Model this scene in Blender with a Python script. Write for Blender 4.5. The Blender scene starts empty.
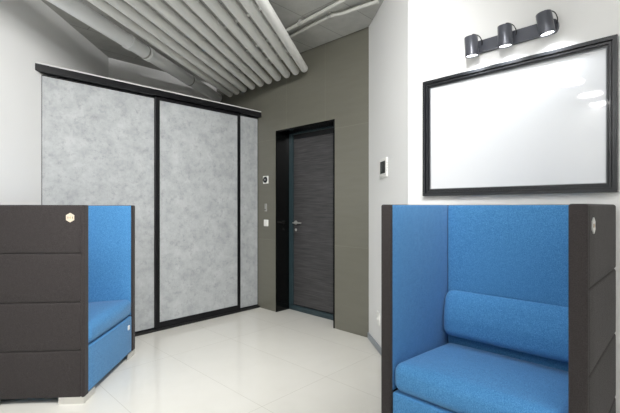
import bpy, bmesh, math, random
from mathutils import Vector, Matrix
random.seed(4)
S = bpy.context.scene
COL = S.collection
F = 395.0; H = 1.25; HY = 206.5; CX = 310.0

# ------------------------------------------------------------------ plan axes
TH = math.radians(46)
dA = Vector((math.cos(TH), math.sin(TH), 0))          # depth of the alcove / wardrobe run, into the green wall
dB = Vector((math.sin(TH), -math.cos(TH), 0))         # along the green wall, towards the right
UP = Vector((0, 0, 1))
C0 = Vector((-0.640, 4.913, 0))                       # wardrobe front meets the green wall
CEIL = 2.96
ROT_AB = math.radians(-44)                            # local x -> dB, local y -> dA

# ------------------------------------------------------------------ materials
def srgb(r, g, b):
    f = lambda c: (c/255/12.92) if c/255 <= .04045 else ((c/255+.055)/1.055)**2.4
    return (f(r), f(g), f(b), 1)

def mat(name, col, rough=.5, metal=0, spec=.5, coat=0, coat_rough=.05):
    m = bpy.data.materials.new(name); m.use_nodes = True
    b = m.node_tree.nodes['Principled BSDF']
    b.inputs['Base Color'].default_value = col
    b.inputs['Roughness'].default_value = rough
    b.inputs['Metallic'].default_value = metal
    b.inputs['Specular IOR Level'].default_value = spec
    b.inputs['Coat Weight'].default_value = coat
    b.inputs['Coat Roughness'].default_value = coat_rough
    return m

def N(m, t, **kw):
    n = m.node_tree.nodes.new(t)
    for k, v in kw.items(): setattr(n, k, v)
    return n
def L(m, a, b): m.node_tree.links.new(a, b)
def bsdf(m): return m.node_tree.nodes['Principled BSDF']
def coords(m, scale=(1, 1, 1), rot=(0, 0, 0), loc=(0, 0, 0)):
    tc = N(m, 'ShaderNodeTexCoord'); mp = N(m, 'ShaderNodeMapping')
    mp.inputs['Scale'].default_value = scale; mp.inputs['Rotation'].default_value = rot
    mp.inputs['Location'].default_value = loc
    L(m, tc.outputs['Object'], mp.inputs['Vector']); return mp.outputs['Vector']
def noise(m, vec, scale, detail=4, rough=.6):
    n = N(m, 'ShaderNodeTexNoise'); n.inputs['Scale'].default_value = scale
    n.inputs['Detail'].default_value = detail; n.inputs['Roughness'].default_value = rough
    L(m, vec, n.inputs['Vector']); return n.outputs['Fac']
def ramp(m, fac, stops):
    r = N(m, 'ShaderNodeValToRGB'); e = r.color_ramp.elements
    e[0].position, e[0].color = stops[0]; e[1].position, e[1].color = stops[-1]
    for p, c in stops[1:-1]:
        x = e.new(p); x.color = c
    L(m, fac, r.inputs['Fac']); return r.outputs['Color']
def bump(m, h, strength, dist=.01, chain=None):
    b = N(m, 'ShaderNodeBump'); b.inputs['Strength'].default_value = strength
    b.inputs['Distance'].default_value = dist
    L(m, h, b.inputs['Height'])
    if chain: L(m, chain, b.inputs['Normal'])
    L(m, b.outputs['Normal'], bsdf(m).inputs['Normal']); return b.outputs['Normal']
def mixc(m, fac, a, b):
    x = N(m, 'ShaderNodeMix', data_type='RGBA')
    for v, i in ((fac, 0), (a, 6), (b, 7)):
        if hasattr(v, 'links'): L(m, v, x.inputs[i])
        else: x.inputs[i].default_value = v
    return x.outputs[2]

# wall paint
M = {}
m = M['paint'] = mat('white_wall_paint', srgb(224, 224, 223), .75)
v = coords(m); bump(m, noise(m, v, 220, 3), .06, .002)
m = M['ceiling'] = mat('grey_ceiling_concrete', srgb(180, 180, 176), .9)
v = coords(m, rot=(0, 0, -TH))
br = N(m, 'ShaderNodeTexBrick', offset=0.5); L(m, v, br.inputs['Vector'])
br.inputs['Scale'].default_value = 1; br.inputs['Brick Width'].default_value = 1.25; br.inputs['Row Height'].default_value = .42
br.inputs['Mortar Size'].default_value = .004; br.inputs['Mortar Smooth'].default_value = .3
br.inputs['Color1'].default_value = srgb(186, 186, 182); br.inputs['Color2'].default_value = srgb(176, 176, 172)
br.inputs['Mortar'].default_value = srgb(134, 134, 130)
c = mixc(m, ramp(m, noise(m, v, 9, 6), [(.35, (0, 0, 0, 1)), (.75, (.35, .35, .35, 1))]), br.outputs['Color'], srgb(138, 138, 134))
L(m, c, bsdf(m).inputs['Base Color']); bump(m, noise(m, v, 60, 5), .3, .006)

m = M['floor'] = mat('cream_polished_tile', srgb(205, 201, 189), .07, spec=.5)
ang = -TH
p0 = Vector((-1.307, 3.44, 0)); q = Matrix.Rotation(ang, 3, 'Z') @ p0
v = coords(m, rot=(0, 0, ang), loc=(-q.x + 6, -q.y + 6.2, 0))
br = N(m, 'ShaderNodeTexBrick', offset=0.0); L(m, v, br.inputs['Vector'])
br.inputs['Scale'].default_value = 1; br.inputs['Brick Width'].default_value = .6; br.inputs['Row Height'].default_value = 1.2
br.inputs['Mortar Size'].default_value = .0018; br.inputs['Mortar Smooth'].default_value = .2
br.inputs['Color1'].default_value = srgb(215, 213, 206); br.inputs['Color2'].default_value = srgb(213, 211, 204)
br.inputs['Mortar'].default_value = srgb(188, 185, 176)
c = mixc(m, ramp(m, noise(m, v, 6, 6), [(.4, (0, 0, 0, 1)), (.8, (.25, .25, .25, 1))]), br.outputs['Color'], srgb(203, 200, 191))
L(m, c, bsdf(m).inputs['Base Color'])

m = M['olive_tile'] = mat('olive_porcelain_tile', srgb(112, 110, 94), .28, spec=.5)
v = coords(m)
sx = N(m, 'ShaderNodeSeparateXYZ'); L(m, v, sx.inputs[0])
cb = N(m, 'ShaderNodeCombineXYZ'); L(m, sx.outputs['X'], cb.inputs['X']); L(m, sx.outputs['Z'], cb.inputs['Y'])
mp = N(m, 'ShaderNodeMapping'); mp.inputs['Location'].default_value = (6 - .251, 6 - .85, 0); L(m, cb.outputs[0], mp.inputs['Vector'])
br = N(m, 'ShaderNodeTexBrick', offset=0.0); L(m, mp.outputs[0], br.inputs['Vector'])
br.inputs['Scale'].default_value = 1; br.inputs['Brick Width'].default_value = .6; br.inputs['Row Height'].default_value = 1.2
br.inputs['Mortar Size'].default_value = .002; br.inputs['Mortar Smooth'].default_value = .1
br.inputs['Color1'].default_value = srgb(109, 108, 98); br.inputs['Color2'].default_value = srgb(106, 105, 95)
br.inputs['Mortar'].default_value = srgb(126, 125, 114)
v2 = coords(m, scale=(1, 1, 6))
c = mixc(m, ramp(m, noise(m, v2, 3, 6), [(.3, (0, 0, 0, 1)), (.8, (.5, .5, .5, 1))]), br.outputs['Color'], srgb(94, 92, 82))
L(m, c, bsdf(m).inputs['Base Color'])

m = M['concrete'] = mat('concrete_look_laminate', srgb(160, 162, 162), .45)
v = coords(m)
n1 = noise(m, v, 7, 10, .75); n2 = noise(m, v, 22, 10, .75)
c1 = ramp(m, n1, [(.3, srgb(142, 145, 147)), (.5, srgb(162, 165, 166)), (.7, srgb(178, 180, 181))])
c2 = mixc(m, ramp(m, n2, [(.52, (0, 0, 0, 1)), (.7, (.75, .75, .75, 1))]), c1, srgb(126, 129, 131))
L(m, c2, bsdf(m).inputs['Base Color']); bump(m, n2, .1, .002)

def fabric(name, ca, cb_, sc=260, bs=.35, sheen=.08):
    m = mat(name, ca, .95, spec=.15)
    bsdf(m).inputs['Sheen Weight'].default_value = sheen
    bsdf(m).inputs['Sheen Roughness'].default_value = .5
    v = coords(m)
    w = noise(m, v, sc, 3, .7); w2 = noise(m, v, 45, 5, .7)
    c = ramp(m, w, [(.3, ca), (.7, cb_)])
    c = mixc(m, ramp(m, w2, [(.4, (0, 0, 0, 1)), (.75, (.35, .35, .35, 1))]), c, ca)
    L(m, c, bsdf(m).inputs['Base Color']); b1 = bump(m, w, bs, .003); bump(m, noise(m, v, 16, 3, .5), .12, .02, b1); return m
M['blue'] = fabric('blue_wool_fabric', srgb(44, 103, 150), srgb(92, 150, 200), sheen=.12)
M['charcoal'] = fabric('charcoal_fabric', srgb(36, 33, 32), srgb(64, 60, 60))
M['chrome'] = mat('brushed_steel', srgb(215, 214, 210), .35, .85)
M['badge'] = mat('cream_badge', srgb(196, 184, 166), .45)
M['badge_silver'] = mat('silver_badge', srgb(205, 205, 203), .35, .5)
M['badge_mark'] = mat('badge_mark', srgb(110, 98, 84), .5)
M['badge_tan'] = mat('badge_tan_mark', srgb(186, 152, 106), .5)
M['tagwhite'] = mat('white_label_fabric', srgb(215, 220, 222), .7)
m = M['black'] = mat('black_aluminium', srgb(14, 14, 17), .4, spec=.25)
M['trackblack'] = mat('black_track', srgb(14, 14, 15), .5)
M['lip'] = mat('pale_top_board', srgb(190, 190, 188), .5)
M['blackgloss'] = mat('black_gloss_tile', srgb(10, 11, 11), .15, spec=.25)
M['teal'] = mat('dark_teal_frame', srgb(44, 60, 65), .35)
m = M['doorwood'] = mat('dark_grained_veneer', srgb(60, 60, 62), .42)
v = coords(m, scale=(1.2, 1, 26)); n1 = noise(m, v, 3.5, 8, .65)
L(m, ramp(m, n1, [(.3, srgb(42, 41, 42)), (.5, srgb(62, 61, 62)), (.72, srgb(84, 82, 82))]), bsdf(m).inputs['Base Color'])
bump(m, n1, .15, .002)
m = M['tube'] = mat('off_white_tube', srgb(224, 224, 220), .5)
v = coords(m); wv = N(m, 'ShaderNodeTexWave', wave_type='BANDS', bands_direction='Y')
wv.inputs['Scale'].default_value = 28; wv.inputs['Distortion'].default_value = .2
L(m, v, wv.inputs['Vector']); bump(m, wv.outputs['Fac'], .12, .002)
m = M['duct'] = mat('white_duct_coating', srgb(236, 237, 237), .45)
v = coords(m); bump(m, noise(m, v, 25, 4), .12, .004)
M['pipe'] = mat('grey_white_pipe', srgb(190, 190, 184), .55)
M['rail'] = mat('pale_rail', srgb(165, 165, 160), .5)
m = M['frame'] = mat('graphite_lacquer_frame', srgb(28, 30, 34), .35, spec=.4, coat=.1)
M['framelight'] = mat('silver_frame_slip', srgb(150, 152, 156), .35, .4)
m = M['board'] = mat('white_glossy_board', srgb(204, 206, 209), .5, spec=.5, coat=1, coat_rough=.03)
M['skirt'] = mat('grey_baseboard', srgb(142, 148, 154), .4)
M['whiteplastic'] = mat('white_plastic', srgb(228, 228, 224), .35)
M['greyplastic'] = mat('grey_plastic', srgb(150, 150, 146), .4)
M['screen'] = mat('dark_screen', srgb(45, 48, 50), .15)
M['screen2'] = mat('dark_screen_band', srgb(80, 84, 86), .2)
M['spotmetal'] = mat('graphite_spot_metal', srgb(84, 86, 94), .3, .3)
M['cable'] = mat('black_cable', srgb(22, 22, 24), .5)
def emit(name, col, s):
    m = mat(name, (0, 0, 0, 1)); b = bsdf(m)
    b.inputs['Emission Color'].default_value = col; b.inputs['Emission Strength'].default_value = s
    return m
M['lamp'] = emit('lamp_diffuser', (1, .998, .99, 1), 105)
M['spotglow'] = emit('spot_lens_glow', (.95, .97, 1, 1), 6)
M['panel'] = emit('fill_panel_diffuser', (1, .998, .99, 1), 9.5)  # glow of the added, unseen fill panels

# ------------------------------------------------------------------ helpers
def link(name, bm, material, parent=None, loc=None, rotz=None, smooth=False, matrix=None):
    me = bpy.data.meshes.new(name); bmesh.ops.recalc_face_normals(bm, faces=bm.faces)
    bm.to_mesh(me); bm.free()
    mats = material if isinstance(material, (list, tuple)) else [material]
    for x in mats: me.materials.append(x)
    if smooth:
        for p in me.polygons: p.use_smooth = True
        me.set_sharp_from_angle(angle=math.radians(38))
    o = bpy.data.objects.new(name, me); COL.objects.link(o)
    if parent: o.parent = parent
    if loc is not None: o.location = loc
    if rotz is not None: o.rotation_euler = (0, 0, rotz)
    if matrix is not None: o.matrix_world = matrix
    return o
def tag(o, label, cat, group=None):
    o['label'] = label; o['category'] = cat
    if group: o['group'] = group
    return o
def empty(name, loc, rotz=0):
    o = bpy.data.objects.new(name, None); COL.objects.link(o)
    o.location = loc; o.rotation_euler = (0, 0, rotz); o.empty_display_size = .1; return o
def struct(name, bm, material, **k):
    o = link(name, bm, material, **k); o['kind'] = 'structure'; return o

def box(bm, x0, x1, y0, y1, z0, z1, mi=0, bev=0, seg=2):
    vs = [bm.verts.new((x, y, z)) for x in (x0, x1) for y in (y0, y1) for z in (z0, z1)]
    idx = [(0, 1, 3, 2), (4, 6, 7, 5), (0, 4, 5, 1), (2, 3, 7, 6), (0, 2, 6, 4), (1, 5, 7, 3)]
    fs = [bm.faces.new([vs[i] for i in f]) for f in idx]
    for f in fs: f.material_index = mi
    if bev:
        es = list({e for f in fs for e in f.edges})
        bmesh.ops.bevel(bm, geom=es, offset=bev, segments=seg, affect='EDGES', profile=.5)
    return vs
def B(x0, x1, y0, y1, z0, z1, **k):
    bm = bmesh.new(); box(bm, x0, x1, y0, y1, z0, z1, **k); return bm

def rounded(bm, x0, x1, y0, y1, z0, z1, r, n=10, puff=(0, 0, 0), k=4):
    """cushion: rounded box on a surface grid, faces puffed outward"""
    c = Vector(((x0+x1)/2, (y0+y1)/2, (z0+z1)/2)); h = Vector(((x1-x0)/2, (y1-y0)/2, (z1-z0)/2))
    ax = []
    for a in range(3):
        core = h[a]-r
        s = [core + r*math.sin(math.pi/2*i/k)*1.0 for i in range(k+1)]
        t = [-x for x in reversed(s)] + [core*(2*i/n-1) for i in range(1, n)] + s
        t[len([*s])-1] = -core
        ax.append(t)
    cache = {}
    def vert(p):
        key = tuple(round(q, 6) for q in p)
        if key in cache: return cache[key]
        P = Vector(p); core = Vector([max(-(h[a]-r), min(h[a]-r, P[a])) for a in range(3)])
        d = P-core
        Q = core + d.normalized()*r if d.length > 1e-9 else P
        for a in range(3):
            b_, c_ = [(1, 2), (0, 2), (0, 1)][a]
            w = max(0, 1-(Q[b_]/h[b_])**2)*max(0, 1-(Q[c_]/h[c_])**2)
            Q[a] += puff[a]*w*(Q[a]/h[a])
        cache[key] = bm.verts.new(Q+c); return cache[key]
    for a in range(3):
        b_, c_ = [(1, 2), (0, 2), (0, 1)][a]
        for sgn in (-1, 1):
            for i in range(len(ax[b_])-1):
                for j in range(len(ax[c_])-1):
                    vs = []
                    for (u, w) in ((i, j), (i+1, j), (i+1, j+1), (i, j+1)):
                        p = [0, 0, 0]; p[a] = sgn*h[a]; p[b_] = ax[b_][u]; p[c_] = ax[c_][w]
                        vv = vert(p)
                        if vv not in vs: vs.append(vv)
                    if len(vs) >= 3:
                        try: bm.faces.new(vs)
                        except ValueError: pass

def cyl(bm, p, q, r, n=20, r2=None, caps=True, mi=0):
    p = Vector(p); q = Vector(q); d = (q-p).normalized()
    a = d.orthogonal().normalized(); b = d.cross(a)
    r2 = r if r2 is None else r2
    A = [bm.verts.new(p+(a*math.cos(t)+b*math.sin(t))*r) for t in [2*math.pi*i/n for i in range(n)]]
    C = [bm.verts.new(q+(a*math.cos(t)+b*math.sin(t))*r2) for t in [2*math.pi*i/n for i in range(n)]]
    for i in range(n):
        bm.faces.new((A[i], A[(i+1) % n], C[(i+1) % n], C[i])).material_index = mi
    if caps:
        bm.faces.new(A).material_index = mi; bm.faces.new(C).material_index = mi
def lathe(bm, p, d, prof, n=24, mi=0):
    """prof: list of (distance along d, radius)"""
    p = Vector(p); d = Vector(d).normalized(); a = d.orthogonal().normalized(); b = d.cross(a); rings = []
    for s, r in prof:
        if r < 1e-6: rings.append([bm.verts.new(p+d*s)])
        else: rings.append([bm.verts.new(p+d*s+(a*math.cos(2*math.pi*i/n)+b*math.sin(2*math.pi*i/n))*r) for i in range(n)])
    for A, C in zip(rings, rings[1:]):
        for i in range(n):
            vs = [A[i % len(A)], A[(i+1) % len(A)], C[(i+1) % len(C)], C[i % len(C)]]
            u = []
            for x in vs:
                if x not in u: u.append(x)
            if len(u) > 2: bm.faces.new(u).material_index = mi
    return rings
def tube_path(bm, pts, r, n=12):
    pts = [Vector(p) for p in pts]; rings = []
    for i, p in enumerate(pts):
        d = (pts[min(i+1, len(pts)-1)]-pts[max(i-1, 0)]).normalized()
        a = d.cross(UP if abs(d.z) < .95 else Vector((1, 0, 0))).normalized(); b = d.cross(a)
        rings.append([bm.verts.new(p+(a*math.cos(2*math.pi*k/n)+b*math.sin(2*math.pi*k/n))*r) for k in range(n)])
    for A, C in zip(rings, rings[1:]):
        for i in range(n): bm.faces.new((A[i], A[(i+1) % n], C[(i+1) % n], C[i]))
    bm.faces.new(rings[0]); bm.faces.new(rings[-1])
def smooth_path(pts, n=6):
    pts = [Vector(p) for p in pts]; out = []
    for i in range(len(pts)-1):
        p0, p1, p2, p3 = pts[max(i-1, 0)], pts[i], pts[i+1], pts[min(i+2, len(pts)-1)]
        for k in range(n):
            t = k/n
            out.append(.5*((2*p1)+(p2-p0)*t+(2*p0-5*p1+4*p2-p3)*t*t+(-p0+3*p1-3*p2+p3)*t**3))
    out.append(pts[-1]); return out

# ------------------------------------------------------------------ room plan
R1 = C0 + dB*1.666                                    # right end of the green wall
R2 = Vector((.6736, 2.7147, 0))                       # where the right wall starts
dS = (R2-R1).normalized()                             # short wall beside it
dW = Vector((.7026, -.7116, 0)).normalized()          # along the right wall
nW = Vector((-dW.y, dW.x, 0))                         # out of the room
ROT_W = math.atan2(dW.y, dW.x)
R3 = R2 + dW*5.2
WL = C0 - dA*2.286                                    # wardrobe meets the left wall
e1 = Vector((-.0658, .998, 0)).normalized()
LB = WL + e1*1.266                                    # alcove corner
GL = C0 - dB*.94                                      # alcove back meets the green wall
LF = WL - e1*6.6
RR = Vector((R3.x, LF.y, 0))

def wall(name, a, b, z0, z1, th, material, out):
    """a thick wall in its own frame: local x along the wall, y outward"""
    a = Vector(a); b = Vector(b); d = (b-a); ln = d.length; d.normalize()
    rot = math.atan2(d.y, d.x)
    n = Vector((-d.y, d.x, 0)); s = 1 if n.dot(out) > 0 else -1
    bm = B(0, ln, min(0, s*th), max(0, s*th), z0, z1)
    return struct(name, bm, material, loc=a, rotz=rot)

# floor and ceiling follow the plan outline
def slab(name, pts, z0, z1, material):
    bm = bmesh.new()
    lo = [bm.verts.new((p[0], p[1], z0)) for p in pts]; hi = [bm.verts.new((p[0], p[1], z1)) for p in pts]
    bm.faces.new(lo); bm.faces.new(hi)
    for i in range(len(pts)): bm.faces.new((lo[i], lo[(i+1) % len(pts)], hi[(i+1) % len(pts)], hi[i]))
    return struct(name, bm, material)
outline = [LF, RR, R3, R2, R1, R1+dA*.3, GL+dA*.3, GL, LB]
slab('floor', outline, -.1, 0, M['floor'])
slab('ceiling', outline, CEIL, CEIL+.1, M['ceiling'])

# green tiled wall with a door opening, local x = t along dB from GL
D0, D1, DH = .330+.94, 1.238+.94, 2.142
bm = bmesh.new()
LN = (R1-GL).length
box(bm, 0, D0, 0, .3, 0, CEIL); box(bm, D1, LN, 0, .3, 0, CEIL); box(bm, D0, D1, 0, .3, DH, CEIL)
struct('wall_back', bm, M['olive_tile'], loc=GL, rotz=ROT_AB)
wall('wall_corner', R1, R2, 0, CEIL, .1, M['paint'], Vector((1, 0, 0)))
wall('wall_right', R2, R3, 0, CEIL, .1, M['paint'], nW)
wall('wall_left', LF, LB, 0, CEIL, .1, M['paint'], Vector((-1, 0, 0)))
wall('wall_alcove', LB, GL, 0, CEIL, .1, M['paint'], Vector((-1, 1, 0)))
wall('wall_rear', LF, RR, 0, CEIL, .1, M['paint'], Vector((0, -1, 0)))
wall('wall_side', RR, R3, 0, CEIL, .1, M['paint'], Vector((1, 0, 0)))

def skirting(name, a, b, inward):
    a = Vector(a); b = Vector(b); d = (b-a).normalized(); n = Vector((-d.y, d.x, 0)); s = 1 if n.dot(inward) > 0 else -1
    bm = bmesh.new(); y0, y1 = sorted((0.0005*s, .012*s))
    box(bm, 0, (b-a).length, y0, y1, 0.0, .055, bev=.002)
    o = struct(name, bm, M['skirt'], loc=a, rotz=math.atan2(d.y, d.x))
skirting('baseboard_corner', R1, R2, Vector((-1, 0, 0)))
skirting('baseboard_right', R2, R3, -nW)

# door set back in the wall
def lf(bm): return bm
bm = bmesh.new(); t_ = .012
box(bm, D0, D0+t_, .0, .235, 0, DH); box(bm, D1-t_, D1, 0, .235, 0, DH); box(bm, D0, D1, 0, .235, DH-t_, DH)
box(bm, D0-.002, D0+t_, -.004, .004, 0, DH+.002); box(bm, D1-t_, D1+.004, -.004, .004, 0, DH+.002); box(bm, D0-.002, D1+.004, -.004, .004, DH-t_, DH+.004)
struct('trim_1', bm, M['blackgloss'], loc=GL, rotz=ROT_AB)
fr0, fr1 = D0+t_, D1-t_
door = B(fr0, fr1, .215, .285, .0, DH-t_); bmesh.ops.delete(door, geom=door.faces[:], context='FACES')
door = bmesh.new()
box(door, fr0, fr0+.058, .2, .285, 0, DH-t_, bev=.002); box(door, fr1-.04, fr1, .2, .285, 0, DH-t_, bev=.002)
box(door, fr0, fr1, .2, .285, DH-t_-.012, DH-t_, bev=.002); box(door, fr0, fr1, .2, .285, 0, .06, bev=.002)
dframe = struct('door_1', door, M['teal'], loc=GL, rotz=ROT_AB)
leaf = link('door_leaf', B(fr0+.068, fr1-.046, .212, .262, .072, DH-.085, bev=.003), M['doorwood'], dframe)
bm = bmesh.new(); box(bm, fr0+.058, fr1-.04, .222, .284, .06, DH-.0245)
link('door_gasket', bm, M['trackblack'], dframe)
hx, hz = fr0+.068+.042, 1.055
bm = bmesh.new(); cyl(bm, (hx, .212, hz), (hx, .204, hz), .026, 24); cyl(bm, (hx, .205, hz), (hx, .165, hz), .009, 16)
tube_path(bm, smooth_path([(hx-.008, .167, hz), (hx+.02, .163, hz), (hx+.07, .165, hz), (hx+.125, .17, hz)]), .009)
link('door_handle', bm, M['chrome'], leaf, smooth=True)
bm = bmesh.new(); cyl(bm, (hx, .212, hz-.085), (hx, .207, hz-.085), .017, 24); box(bm, hx-.003, hx+.003, .2, .208, hz-.095, hz-.075)
link('keyhole_escutcheon', bm, M['chrome'], leaf, smooth=True)

# wall plates on the green wall; local frame x = along, -y = into the room
def plate(name, x, z, origin=GL, rotz=ROT_AB):
    p = origin + Matrix.Rotation(rotz, 3, 'Z') @ Vector((x, 0, 0)); p.z = z
    return empty(name, p, rotz)
e = plate('intercom_dial', .94+.147, 1.575)
tag(e, 'small square white wall plate with black round dial, left of the dark door', 'wall control')
link('plate', B(-.047, .047, -.012, 0, -.047, .047, bev=.004), M['whiteplastic'], e)
bm = bmesh.new(); lathe(bm, (0, -.012, 0), (0, -1, 0), [(0, .038), (.006, .037), (.008, .034), (.008, 0)])
dl = link('dial', bm, M['screen'], e, smooth=True); dl['label'] = 'black round dial'
bm = bmesh.new(); lathe(bm, (0, -.0195, 0), (0, -1, 0), [(0, .011), (.002, .01), (.002, 0)]); link('dial_centre', bm, M['greyplastic'], dl)
e = plate('card_reader', .94+.15, 1.245)
tag(e, 'narrow grey card reader on the olive tiled wall between the dial and the white switch', 'card reader')
link('body', B(-.016, .016, -.016, 0, -.055, .04, bev=.004), M['greyplastic'], e)
x = link('indicator', B(-.008, .008, -.019, -.015, -.038, -.028), M['screen'], e); x['label'] = 'dark indicator window'
e = plate('light_switch', .94+.152, 1.05)
tag(e, 'white rocker light switch, lowest of the fittings left of the dark door', 'switch')
link('plate', B(-.04, .04, -.01, 0, -.04, .04, bev=.004), M['whiteplastic'], e)
link('rocker', B(-.028, .028, -.015, -.009, -.028, .028, bev=.003), M['whiteplastic'], e)

# fittings on the short wall; local x along dS, inward is -y side
rS = math.atan2(dS.y, dS.x)
def on_short(px, py):
    r = (px-CX)/F; u = (r*R1.y-R1.x)/(dS.x-r*dS.y); y = R1.y+dS.y*u
    return u, H+(HY-py)/F*y
u, z = on_short(384.3, 168)
e = plate('thermostat', u, z, R1, rS)
tag(e, 'white rounded thermostat with dark screen on the narrow white wall', 'thermostat')
link('housing', B(-.1, .1, -.013, 0, -.078, .078, bev=.006, seg=4), M['whiteplastic'], e, smooth=True)
s_ = link('screen', B(-.07, .066, -.0145, -.012, -.045, .055, bev=.001), M['screen'], e); s_['label'] = 'dark display'
link('display_band', B(-.06, -.012, -.0152, -.014, -.032, .04), M['screen2'], s_)
bm = bmesh.new()
for k in range(4): box(bm, .0995, .1005, -.01, -.005, -.03+.02*k, -.022+.02*k)
link('vent', bm, M['greyplastic'], e)
u, z = on_short(378.8, 318)
e = plate('wall_socket', u, z, R1, rS)
tag(e, 'white wall socket low on the narrow white wall beside the blue armchair', 'socket')
link('plate', B(-.04, .04, -.01, 0, -.055, .055, bev=.004), M['whiteplastic'], e)
bm = bmesh.new(); lathe(bm, (0, -.0102, .0), (0, -1, 0), [(0, .024), (.004, .024), (.004, .019), (.001, .018), (.001, 0)]); link('socket_ring', bm, M['whiteplastic'], e, smooth=True)

# ------------------------------------------------------------------ sliding wardrobe
# local frame at WL: x along dA (towards the green wall), y into the room-back (outward), z up
rW = math.atan2(dA.y, dA.x)
W = empty('sliding_wardrobe', WL, rW)
tag(W, 'built-in sliding wardrobe with concrete grey doors and black frames in the alcove', 'wardrobe')
LW = 2.286
X = lambda s: LW - s
WTOP = 2.355
def prism(pts, z0, z1, bm=None):
    bm = bm or bmesh.new()
    lo = [bm.verts.new((x_, y_, z0)) for x_, y_ in pts]; hi = [bm.verts.new((x_, y_, z1)) for x_, y_ in pts]
    bm.faces.new(lo); bm.faces.new(hi)
    for i_ in range(len(pts)): bm.faces.new((lo[i_], lo[(i_+1) % len(pts)], hi[(i_+1) % len(pts)], hi[i_]))
    return bm
base_ = [(.055, .05), (LW-.004, .05), (LW-.004, .62), (.575, .62)]      # the left end follows the slanting wall
bm = prism(base_, 0, .04); prism(base_, WTOP-.02, WTOP, bm)
prism([(.055, .05), (.08, .05), (.6, .62), (.575, .62)], .04, WTOP-.02, bm)
box(bm, LW-.026, LW-.004, .05, .6, .04, WTOP-.02); box(bm, .6, LW-.004, .6, .62, .04, WTOP-.02)
link('carcass', bm, M['trackblack'], W)
link('top_trim', prism([(-.051, -.058), (LW-.002, -.058), (LW-.002, 0), (.002, 0)], WTOP-.001, WTOP+.055), M['black'], W)
x = link('top_board', prism([(-.049, -.056), (LW-.002, -.056), (LW-.002, .62), (.57, .62)], WTOP+.056, WTOP+.068), M['lip'], W); x['label'] = 'pale top edge'
link('floor_track', B(.12, LW-.004, -.03, .05, 0, .022, bev=.002), M['trackblack'], W)
def sdoor(x0, x1, y, stl, str_, rb, rt):
    bm = bmesh.new(); a, b = .024, WTOP-.008
    box(bm, x0, x0+stl, y, y+.028, a, b, bev=.002); box(bm, x1-str_, x1, y, y+.028, a, b, bev=.002)
    box(bm, x0+stl, x1-str_, y+.002, y+.026, a, a+rb); box(bm, x0+stl, x1-str_, y+.002, y+.026, b-rt, b)
    o = link('sliding_door', bm, M['black'], W)
    link('door_panel', B(x0+stl, x1-str_, y+.006, y+.02, a+rb, b-rt), M['concrete'], o)
sdoor(.006, X(1.275), .006, .005, .03, .01, .01)
sdoor(X(1.327), X(.292), -.027, .047, .042, .062, .03)
sdoor(X(.325), LW-.002, .006, .03, .004, .01, .01)

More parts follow.
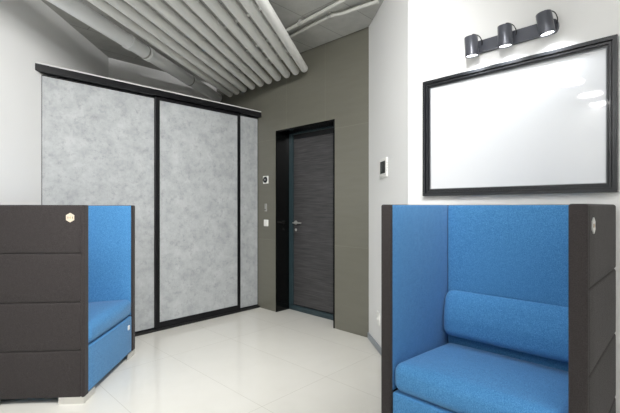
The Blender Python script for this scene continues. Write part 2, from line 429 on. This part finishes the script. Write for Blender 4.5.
# ------------------------------------------------------------------ high-backed armchair
AW, AD, AH, PT = .86, .718, 1.26, .06
BT = .093
SEAM = [.042, .338, .643, .953, AH]
def armchair():
    root = empty('high_back_armchair', (0, 0, 0))
    def panel(name, x0, x1, y0, y1):
        bm = bmesh.new()
        for a, b in zip(SEAM, SEAM[1:]):
            rounded(bm, x0, x1, y0, y1, a, b, .012, n=6, puff=(.005, .0, 0) if x1-x0 < .2 else (0, .005, 0))
        return link(name, bm, M['charcoal'], root, smooth=True)
    for s in (0, 1):
        x0 = s*(AW-PT); x1 = x0+PT
        p = panel('side_panel', x0, x1-(0 if s else .010), .022, AD) if not s else panel('side_panel', x0+.010, x1, .022, AD)
        bm = bmesh.new(); rounded(bm, x0, x1, 0, .024, .042, AH, .009, n=4)
        link('edge_band', bm, M['charcoal'], p, smooth=True)
        xi0, xi1 = (x1-.014, x1+.001) if not s else (x0-.001, x0+.014)
        bm = bmesh.new(); rounded(bm, xi0, xi1, .012, AD-BT+.004, .34, AH-.003, .006, n=6, puff=(.0015, 0, 0))
        x = link('side_lining', bm, M['blue'], p, smooth=True); x['label'] = 'blue inner lining'
        # hexagonal badge
        sg = 1 if s else -1; xo = x1 if s else x0
        bm = bmesh.new(); cy, cz = .09, 1.18
        P = [(cy+.03*math.sin(math.pi/3*k), cz+.03*math.cos(math.pi/3*k)) for k in range(6)]
        a_ = [bm.verts.new((xo-.002*sg, *p_)) for p_ in P]; b_ = [bm.verts.new((xo+.005*sg, *p_)) for p_ in P]
        bm.faces.new(a_); bm.faces.new(b_)
        for k in range(6): bm.faces.new((a_[k], a_[(k+1) % 6], b_[(k+1) % 6], b_[k]))
        bd = link('badge', bm, M['badge_silver'] if s else M['badge'], p); bd['label'] = 'silver hexagonal badge' if s else 'cream hexagonal badge'
        bm = bmesh.new(); q0, q1 = sorted((xo+.0045*sg, xo+.0056*sg))
        for yy, w_, hgt in ((-.0165, .0022, .007), (.013, .0022, .007)):
            box(bm, q0, q1, cy+yy-w_, cy+yy+w_, cz-hgt, cz+hgt)
        for yy, zz in ((-.003, .005), (-.003, -.005), (-.003, 0), (.004, 0)):
            box(bm, q0, q1, cy+yy-.0024, cy+yy+.0024, cz+zz-.0022, cz+zz+.0022, mi=1)
        # marks join the badge mesh
        me = bpy.data.meshes.new('m'); bm.to_mesh(me); bm.free()
        b2 = bmesh.new(); b2.from_mesh(bd.data)
        n0 = len(b2.faces); b2.from_mesh(me); b2.faces.ensure_lookup_table()
        for f in b2.faces[n0:]: f.material_index += 1
        b2.to_mesh(bd.data); b2.free(); bpy.data.meshes.remove(me)
        bd.data.materials.append(M['badge_mark']); bd.data.materials.append(M['badge_tan'])
    bp = panel('back_panel', PT-.008, AW-PT+.008, AD-.075, AD-.001)
    bm = bmesh.new(); rounded(bm, PT+.001, AW-PT-.001, AD-BT, AD-.074, .34, AH-.003, .006, n=8, puff=(0, .002, 0))
    x = link('back_lining', bm, M['blue'], bp, smooth=True); x['label'] = 'blue inner lining'
    bm = bmesh.new(); rounded(bm, PT+.003, AW-PT-.003, AD-BT-.1, AD-BT+.004, .495, .756, .05, n=10, puff=(0, .006, .0), k=6)
    for v in bm.verts:
        if v.co.y < AD-BT:
            u = (v.co.z-.495)/.261
            k_ = 1 if u < .4 else 1-.55*((u-.4)/.6)**1.3
            v.co.y = AD-BT+(v.co.y-(AD-BT))*k_
    x = link('lumbar_cushion', bm, M['blue'], root, smooth=True); x['label'] = 'blue bolster'
    bm = bmesh.new(); rounded(bm, PT+.003, AW-PT-.003, .002, AD-BT-.004, .343, .474, .045, n=12, puff=(0, .014, .022), k=6)
    for v in bm.verts: v.co.z += (.012-.05*v.co.y/AD)*max(0, (v.co.z-.343)/.13)
    x = link('seat_cushion', bm, M['blue'], root, smooth=True); x['label'] = 'blue seat cushion'
    bm = bmesh.new(); rounded(bm, PT+.002, AW-PT-.002, .006, AD-BT, .045, .340, .012, n=8, puff=(0, .003, 0))
    sb = link('seat_base', bm, M['blue'], root, smooth=True); sb['label'] = 'blue seat front'
    x = link('fabric_tag', B(AW-PT-.09, AW-PT-.06, -.001, .008, .245, .28, bev=.002), M['tagwhite'], sb); x['label'] = 'small white tag'
    for sx_ in (0, 1):
        for sy_ in (0, 1):
            cx_, cy_ = (AW if sx_ else 0), (AD if sy_ else 0)
            gx, gy = (-1 if sx_ else 1), (-1 if sy_ else 1)
            bm = bmesh.new()
            def q(a0, a1, b0, b1):
                xs = sorted((cx_+gx*a0, cx_+gx*a1)); ys = sorted((cy_+gy*b0, cy_+gy*b1))
                box(bm, xs[0], xs[1], ys[0], ys[1], 0, .046, bev=.001)
            q(.004, .15, .004, .012); q(.004, .012, .0125, .17); q(.0125, .06, .0125, .06)
            link('leg', bm, M['chrome'], root)
    return root
def copy_tree(o, parent=None):
    c = o.copy(); COL.objects.link(c)
    if parent: c.parent = parent
    for ch in list(o.children): copy_tree(ch, c)
    return c
ch1 = armchair()
ch1.location = (-1.427, 2.497, 0); ch1.rotation_euler = (0, 0, math.atan2(.998, -.0658))
tag(ch1, 'charcoal high-backed armchair with blue inside, side turned to the camera, in front of the wardrobe', 'armchair', 'high-backed armchairs')
ch2 = copy_tree(ch1); ch1.scale = (1, .94, 1)
FR = Vector((.977, 1.378, 0))
ch2.location = FR - dB*(AW+.006); ch2.rotation_euler = (0, 0, ROT_AB)
tag(ch2, 'charcoal and blue high-backed armchair with open seat facing us, below the white board', 'armchair', 'high-backed armchairs')

# ------------------------------------------------------------------ framed white board
def on_right(px, py, off=0):
    o = R2 - nW*off; r = (px-CX)/F; t = (r*o.y-o.x)/(dW.x-r*dW.y); y = o.y+dW.y*t
    return t, H+(HY-py)/F*y
tl, za = on_right(425.3, 84.3); tr, zc = on_right(618.6, 35)
zt = (za+zc)/2; zb = (on_right(425.3, 196.5)[1]+on_right(618.6, 191.8)[1])/2
wb = empty('framed_white_board', R2+dW*tl+Vector((0, 0, zb)), ROT_W)
tag(wb, 'large glossy white board in a graphite frame on the wall above the right armchair', 'board')
WW, WH = tr-tl, zt-zb
def ring(bm, a, b, y0, y1, mi=0):
    box(bm, a, b, y0, y1, a, WH-a, mi); box(bm, WW-b, WW-a, y0, y1, a, WH-a, mi)
    box(bm, b, WW-b, y0, y1, a, b, mi); box(bm, b, WW-b, y0, y1, WH-b, WH-a, mi)
bm = bmesh.new(); ring(bm, 0, .018, -.036, -.0005); ring(bm, .018, .024, -.022, -.0005); ring(bm, .024, .034, -.03, -.0005); ring(bm, .034, .037, -.018, -.0005); ring(bm, .037, .044, -.024, -.0005)
fr = link('frame', bm, M['frame'], wb)
bm = bmesh.new(); ring(bm, .044, .048, -.018, -.0005); x = link('inner_slip', bm, M['framelight'], fr); x['label'] = 'silver inner edge'
link('board_surface', B(.048, WW-.048, -.012, -.0005, .048, WH-.048), M['board'], wb)

# ------------------------------------------------------------------ spot bar
ta, _ = on_right(469, 50); tb, _ = on_right(559.5, 25)
ZBAR = (on_right(479.7, 49.5)[1]+on_right(557, 25)[1])/2
sb = empty('spotlight_bar', R2+dW*ta+Vector((0, 0, ZBAR)), ROT_W)
tag(sb, 'graphite wall bar with three tilted cylinder spotlights above the white board', 'lamp')
BL = tb-ta
bm = bmesh.new()
hh = .036; prof = []
for k in range(9): a = math.pi/2+math.pi*k/8; prof.append((hh*.6+hh*.6*math.cos(a), hh*math.sin(a)))
for k in range(9): a = -math.pi/2+math.pi*k/8; prof.append((BL-hh*.6+hh*.6*math.cos(a), hh*math.sin(a)))
a_ = [bm.verts.new((x_, -.0005, z_)) for x_, z_ in prof]; b_ = [bm.verts.new((x_, -.024, z_)) for x_, z_ in prof]
bm.faces.new(a_); bm.faces.new(b_)
for k in range(len(prof)): bm.faces.new((a_[k], a_[(k+1) % len(prof)], b_[(k+1) % len(prof)], b_[k]))
link('mounting_bar', bm, M['spotmetal'], sb, smooth=True)
OFF = .085
for (px, py, tx, ty) in ((471.5, 46.5, .02, -.12), (505, 36, 0, -.16), (545.5, 23.5, .14, -.16)):
    t, z = on_right(px, py, OFF)
    c = Vector((t-ta, -OFF, z-ZBAR))
    ax_ = Vector((tx, ty, -1)).normalized()          # pointing down and slightly out
    ax_ = Vector((tx, .10, -1)).normalized()
    hl, rr = .056, .037
    bm = bmesh.new()
    lathe(bm, c-ax_*hl, ax_, [(0, 0), (0, rr*.94), (.003, rr), (2*hl, rr), (2*hl, rr-.004), (2*hl-.012, rr-.005), (2*hl-.012, 0)], 32)
    hd = link('spot_head', bm, M['spotmetal'], sb, smooth=True)
    bm = bmesh.new(); lathe(bm, c-ax_*hl, ax_, [(2*hl-.011, rr-.0055), (2*hl-.005, rr-.007), (2*hl-.003, 0)], 32)
    x = link('spot_lens', bm, M['spotglow'], hd, smooth=True); x['label'] = 'lit white lens'
    bm = bmesh.new(); y0 = -.024
    cyl(bm, (c.x+.004, y0, c.z-.012), (c.x+.002, c.y+rr*.9, c.z-.008), .012, 16); cyl(bm, (c.x+.004, y0, c.z-.012), (c.x+.004, y0-.008, c.z-.012), .02, 20)
    link('swivel_arm', bm, M['spotmetal'], hd, smooth=True)
    bm = bmesh.new()
    tube_path(bm, smooth_path([c-ax_*hl+Vector((.0, .01, -.004)), c-ax_*hl+Vector((.006, .012, .016)), c+Vector((.03, .035, hl+.006)), c+Vector((.042, .05, hl-.025)), Vector((c.x+.036, y0, .006))]), .0026, 8)
    link('cable', bm, M['cable'], hd, smooth=True)
    ld = bpy.data.lights.new('spot_glow', 'SPOT'); ld.energy = 6.5; ld.spot_size = math.radians(140); ld.spot_blend = .8
    ld.shadow_soft_size = .025; ld.color = (.94, .97, 1)
    lo = bpy.data.objects.new('spot_glow', ld); COL.objects.link(lo); lo.parent = hd
    lo.location = c+ax_*(hl+.004); lo.rotation_euler = ax_.to_track_quat('-Z', 'Y').to_euler()

# ------------------------------------------------------------------ overhead tubes
dT = Vector((80, 395, 0)).normalized()                # all tubes run this way
ENDS = [(304.5, 70.5), (296, 75.3), (287, 79), (278, 82.7), (269, 85.2), (261, 87.6), (252.6, 90.3), (244.3, 92.8), (237, 95.2), (230.5, 97.2)]
ORD = ['outermost', 'second', 'third', 'fourth', 'fifth', 'sixth', 'seventh', 'eighth', 'ninth', 'tenth and last']
TZ, TR, TL = 2.715, .040, 4.3
RAILY = []
rail_base = C0 - dA*.12
tube_pts = []
for i, (px, py) in enumerate(ENDS):
    r = (px-CX)/F; o = C0 - dA*.10
    t = (r*o.y-o.x)/(dB.x-r*dB.y); E = o+dB*t
    tube_pts.append(E)
    bm = bmesh.new()
    # local: y runs along the tube away from the wall
    lathe(bm, (0, .02, 0), (0, 1, 0), [(0, TR), (TL, TR)], 24)
    rot = math.atan2(dT.x, -dT.y)
    d_ = -dT; rot = math.atan2(-d_.x, d_.y)
    T = link('ceiling_tube', bm, M['tube'], loc=(E.x, E.y, TZ), rotz=rot, smooth=True)
    tag(T, ('pale overhead tube, outermost of the ten, nearest the ceiling pipes' if i == 0 else
            'pale overhead tube, last of the ten, next to the thick white duct' if i == 9 else
            'pale overhead tube, %s of ten counted from the ceiling pipes' % ORD[i]), 'ceiling tube', 'overhead tubes')
    bm = bmesh.new(); lathe(bm, (0, .021, 0), (0, -1, 0), [(0, TR), (.008, TR*.97), (.016, TR*.8), (.021, TR*.5), (.023, 0)], 24)
    link('end_cap', bm, M['tube'], T, smooth=True)
# cross rails the tubes hang from
RZ = TZ+TR+.012
for k, back in enumerate((.42, 1.25, 2.35, 3.4)):
    a = tube_pts[0]-dT*back; b = tube_pts[-1]-dT*back
    a2 = a-dB*.005; b2 = b-dB*.03
    ln = (a2-b2).length
    R = link('support_rail', B(0, ln, -.016, .016, 0, .03, bev=.002), M['rail'], loc=(b2.x, b2.y, RZ-.012), rotz=ROT_AB)
    tag(R, ('pale support rail above the tubes, nearest the olive wall', 'pale support rail above the tubes, second from the olive wall',
            'pale support rail above the tubes, third from the olive wall', 'pale support rail above the tubes, farthest from the olive wall')[k], 'rail', 'tube support rails')
    for x_ in (.1, ln/2, ln-.1):
        bm = bmesh.new(); cyl(bm, (x_, 0, .028), (x_, 0, CEIL-RZ+.012), .004, 10); link('hanger_rod', bm, M['rail'], R)

# thick duct running into the corner
DZ, DR = 2.76, .063
e_ = Vector((-92/395*5.50, 5.50, 0)); 
P1 = Vector((e_.x, e_.y, DZ)) - dT*.0
# start where it leaves the left wall
def duct_at(s): return P1 - dT*s
seg = []
s1 = 4.05
bm = bmesh.new(); Dd = (duct_at(s1)-P1).normalized()
jn = [1.62, 1.91]
prof = [(0, DR)]
for j in sorted(jn):
    prof += [(j-.03, DR), (j-.028, DR+.007), (j+.028, DR+.007), (j+.03, DR)]
prof += [(s1, DR)]
lathe(bm, P1, Dd, [(a, b) for a, b in prof], 36)
D = link('round_duct', bm, M['duct'], smooth=True)
tag(D, 'thick white round duct running under the ceiling past the left wall to the alcove corner', 'duct')
for s in (1.68, 3.3, .8):
    p = duct_at(s)
    bm = bmesh.new()
    lathe(bm, p-Dd*.009, Dd, [(0, DR+.001), (0, DR+.004), (.018, DR+.004), (.018, DR+.001)], 30)
    cyl(bm, p+Vector((0, 0, DR)), (p.x, p.y, CEIL), .0035, 8)
    link('pipe_hanger', bm, M['rail'], D, smooth=True)

# two service pipes under the ceiling slab
def on_z(px, py, z):
    y = (z-H)*F/(HY-py); return Vector(((px-CX)/F*y, y, z))
PZ = CEIL-.035
PZ = CEIL-.03
pts = [on_z(*p, PZ) for p in ((288, 37.5), (310, 26), (330, 16), (343, 13), (360, 7), (378.5, 1))]
bk = (pts[0]-pts[1]).normalized()
bm = bmesh.new(); tube_path(bm, smooth_path([pts[0]+bk*1.1, pts[0]+bk*.3]+pts), .017, 14)
o = link('service_pipe', bm, M['pipe'], smooth=True); tag(o, 'thin pale pipe under the ceiling, the one nearer the olive wall', 'pipe', 'thin ceiling pipes')
bm = bmesh.new(); c = pts[2]; dd = (pts[2]-pts[1]).normalized(); cyl(bm, c-dd*.02, c+dd*.02, .022, 18); box(bm, c.x-.012, c.x+.012, c.y-.012, c.y+.012, PZ, CEIL)
link('pipe_clip', bm, M['rail'], o, smooth=True)
pts = [on_z(*p, PZ) for p in ((283, 32.5), (300, 23.5), (317, 14.5), (340, 2))]
fw = (pts[3]-pts[2]).normalized(); bk = (pts[0]-pts[1]).normalized()
end = pts[3]+fw*.35
bm = bmesh.new(); tube_path(bm, smooth_path([pts[0]+bk*1.1, pts[0]+bk*.3]+pts+[end]), .015, 14)
o = link('service_pipe', bm, M['pipe'], smooth=True); tag(o, 'thin pale pipe under the ceiling, the one farther from the olive wall', 'pipe', 'thin ceiling pipes')
bm = bmesh.new(); c = pts[1]; cyl(bm, c+bk*.02, c-bk*.02, .02, 18); box(bm, c.x-.012, c.x+.012, c.y-.012, c.y+.012, PZ, CEIL)
link('pipe_clip', bm, M['rail'], o, smooth=True)

# ------------------------------------------------------------------ room lamps (discs seen mirrored in the board; panels and spotlights added as fill)
for i, (x_, y_) in enumerate(((-0.974, 0.539), (-1.446, 0.008), (-1.871, -0.429))):
    e = empty('disc_pendant', (x_, y_, 2.6))
    tag(e, ('flat white disc lamp mirrored in the board, nearest to it', 'flat white disc lamp mirrored in the board, middle one', 'flat white disc lamp mirrored in the board, farthest from it')[i], 'lamp', 'disc pendants')
    bm = bmesh.new(); lathe(bm, (0, 0, 0), (0, 0, 1), [(.0, .12), (.0, .13), (.03, .13), (.03, 0)], 40); cyl(bm, (0, 0, .03), (0, 0, CEIL-2.6), .004, 8)
    link('lamp_body', bm, M['whiteplastic'], e, smooth=True)
    bm = bmesh.new(); lathe(bm, (0, 0, .002), (0, 0, 1), [(0, 0), (0, .12), (.006, .12), (.006, 0)], 40)
    link('diffuser', bm, M['lamp'], e)
def fill_panel(x_, y_, w_, d_, rz, label):  # unseen panel added overhead to brighten the room
    e = empty('ceiling_fill_panel', (x_, y_, CEIL), rz)
    tag(e, label, 'lamp', 'added fill panels')
    bm = bmesh.new(); box(bm, -w_/2, w_/2, -d_/2, d_/2, -.05, -.0005); link('lamp_body', bm, M['whiteplastic'], e)
    bm = bmesh.new(); box(bm, -w_/2+.02, w_/2-.02, -d_/2+.02, d_/2-.02, -.056, -.0505); link('diffuser', bm, M['panel'], e)
fill_panel(.15, .45, 1.2, .6, ROT_AB, 'added ceiling fill panel beside the overhead tubes')
fill_panel(1.3, -.4, 1.2, .6, ROT_AB, 'added ceiling fill panel nearest the right wall')
fill_panel(.3, -1.5, 1.2, .6, ROT_AB, 'added ceiling fill panel behind the pendants')
fill_panel(2.6, -1.8, 1.2, .6, ROT_AB, 'added ceiling fill panel in the far rear corner')

def fill_spot(p, target, energy, size, label, lens=.05):  # unseen spotlight added to lift the alcove and back wall
    p = Vector(p); d = (Vector(target)-p).normalized()
    e = empty('ceiling_fill_spot', (p.x, p.y, CEIL)); tag(e, label, 'lamp', 'added fill spotlights')
    q = Vector((0, 0, p.z-CEIL))
    bm = bmesh.new(); lathe(bm, (0, 0, -.02), (0, 0, 1), [(0, 0), (0, .045), (.0195, .045), (.0195, 0)], 24); cyl(bm, (0, 0, -.02), q, .008, 12)
    link('mount', bm, M['whiteplastic'], e, smooth=True)
    bm = bmesh.new(); lathe(bm, q-d*.07, d, [(0, 0), (0, .045), (.003, .05), (.14, .05), (.14, .046), (.13, .045), (.13, 0)], 28)
    hd = link('spot_head', bm, M['whiteplastic'], e, smooth=True)
    bm = bmesh.new(); lathe(bm, q+d*.061, d, [(0, .044), (.004, .043), (.004, 0)], 28); link('spot_lens', bm, M['spotglow'], hd)
    ld = bpy.data.lights.new('spot_glow', 'SPOT'); ld.energy = energy; ld.spot_size = math.radians(size); ld.spot_blend = .9
    ld.shadow_soft_size = lens; ld.color = (1, .998, .99)
    lo = bpy.data.objects.new('spot_glow', ld); COL.objects.link(lo); lo.parent = hd
    lo.location = q+d*.08; lo.rotation_euler = d.to_track_quat('-Z', 'Y').to_euler()
fill_spot((.02, .75, 2.74), (-2.0, 3.3, 1.1), 330, 100, 'added fill spotlight aimed at the wardrobe')
fill_spot((.15, .60, 2.78), (-.4, 4.4, 1.25), 270, 92, 'added fill spotlight aimed at the dark door')

w = bpy.data.worlds.new('World'); S.world = w; w.use_nodes = True
w.node_tree.nodes['Background'].inputs[0].default_value = (.8, .85, .9, 1); w.node_tree.nodes['Background'].inputs[1].default_value = .3

# ------------------------------------------------------------------ camera
cd = bpy.data.cameras.new('camera'); cam = bpy.data.objects.new('camera', cd); COL.objects.link(cam)
cd.sensor_width = 36; cd.lens = F/620*36; cam.location = (0, 0, H); cam.rotation_euler = (math.pi/2, 0, 0); cd.clip_start = .05
S.camera = cam
S.view_settings.view_transform = 'Standard'; S.view_settings.look = 'None'; S.view_settings.gamma = 1
S.view_settings.exposure = 0.1
S.cycles.max_bounces = 10; S.cycles.diffuse_bounces = 6
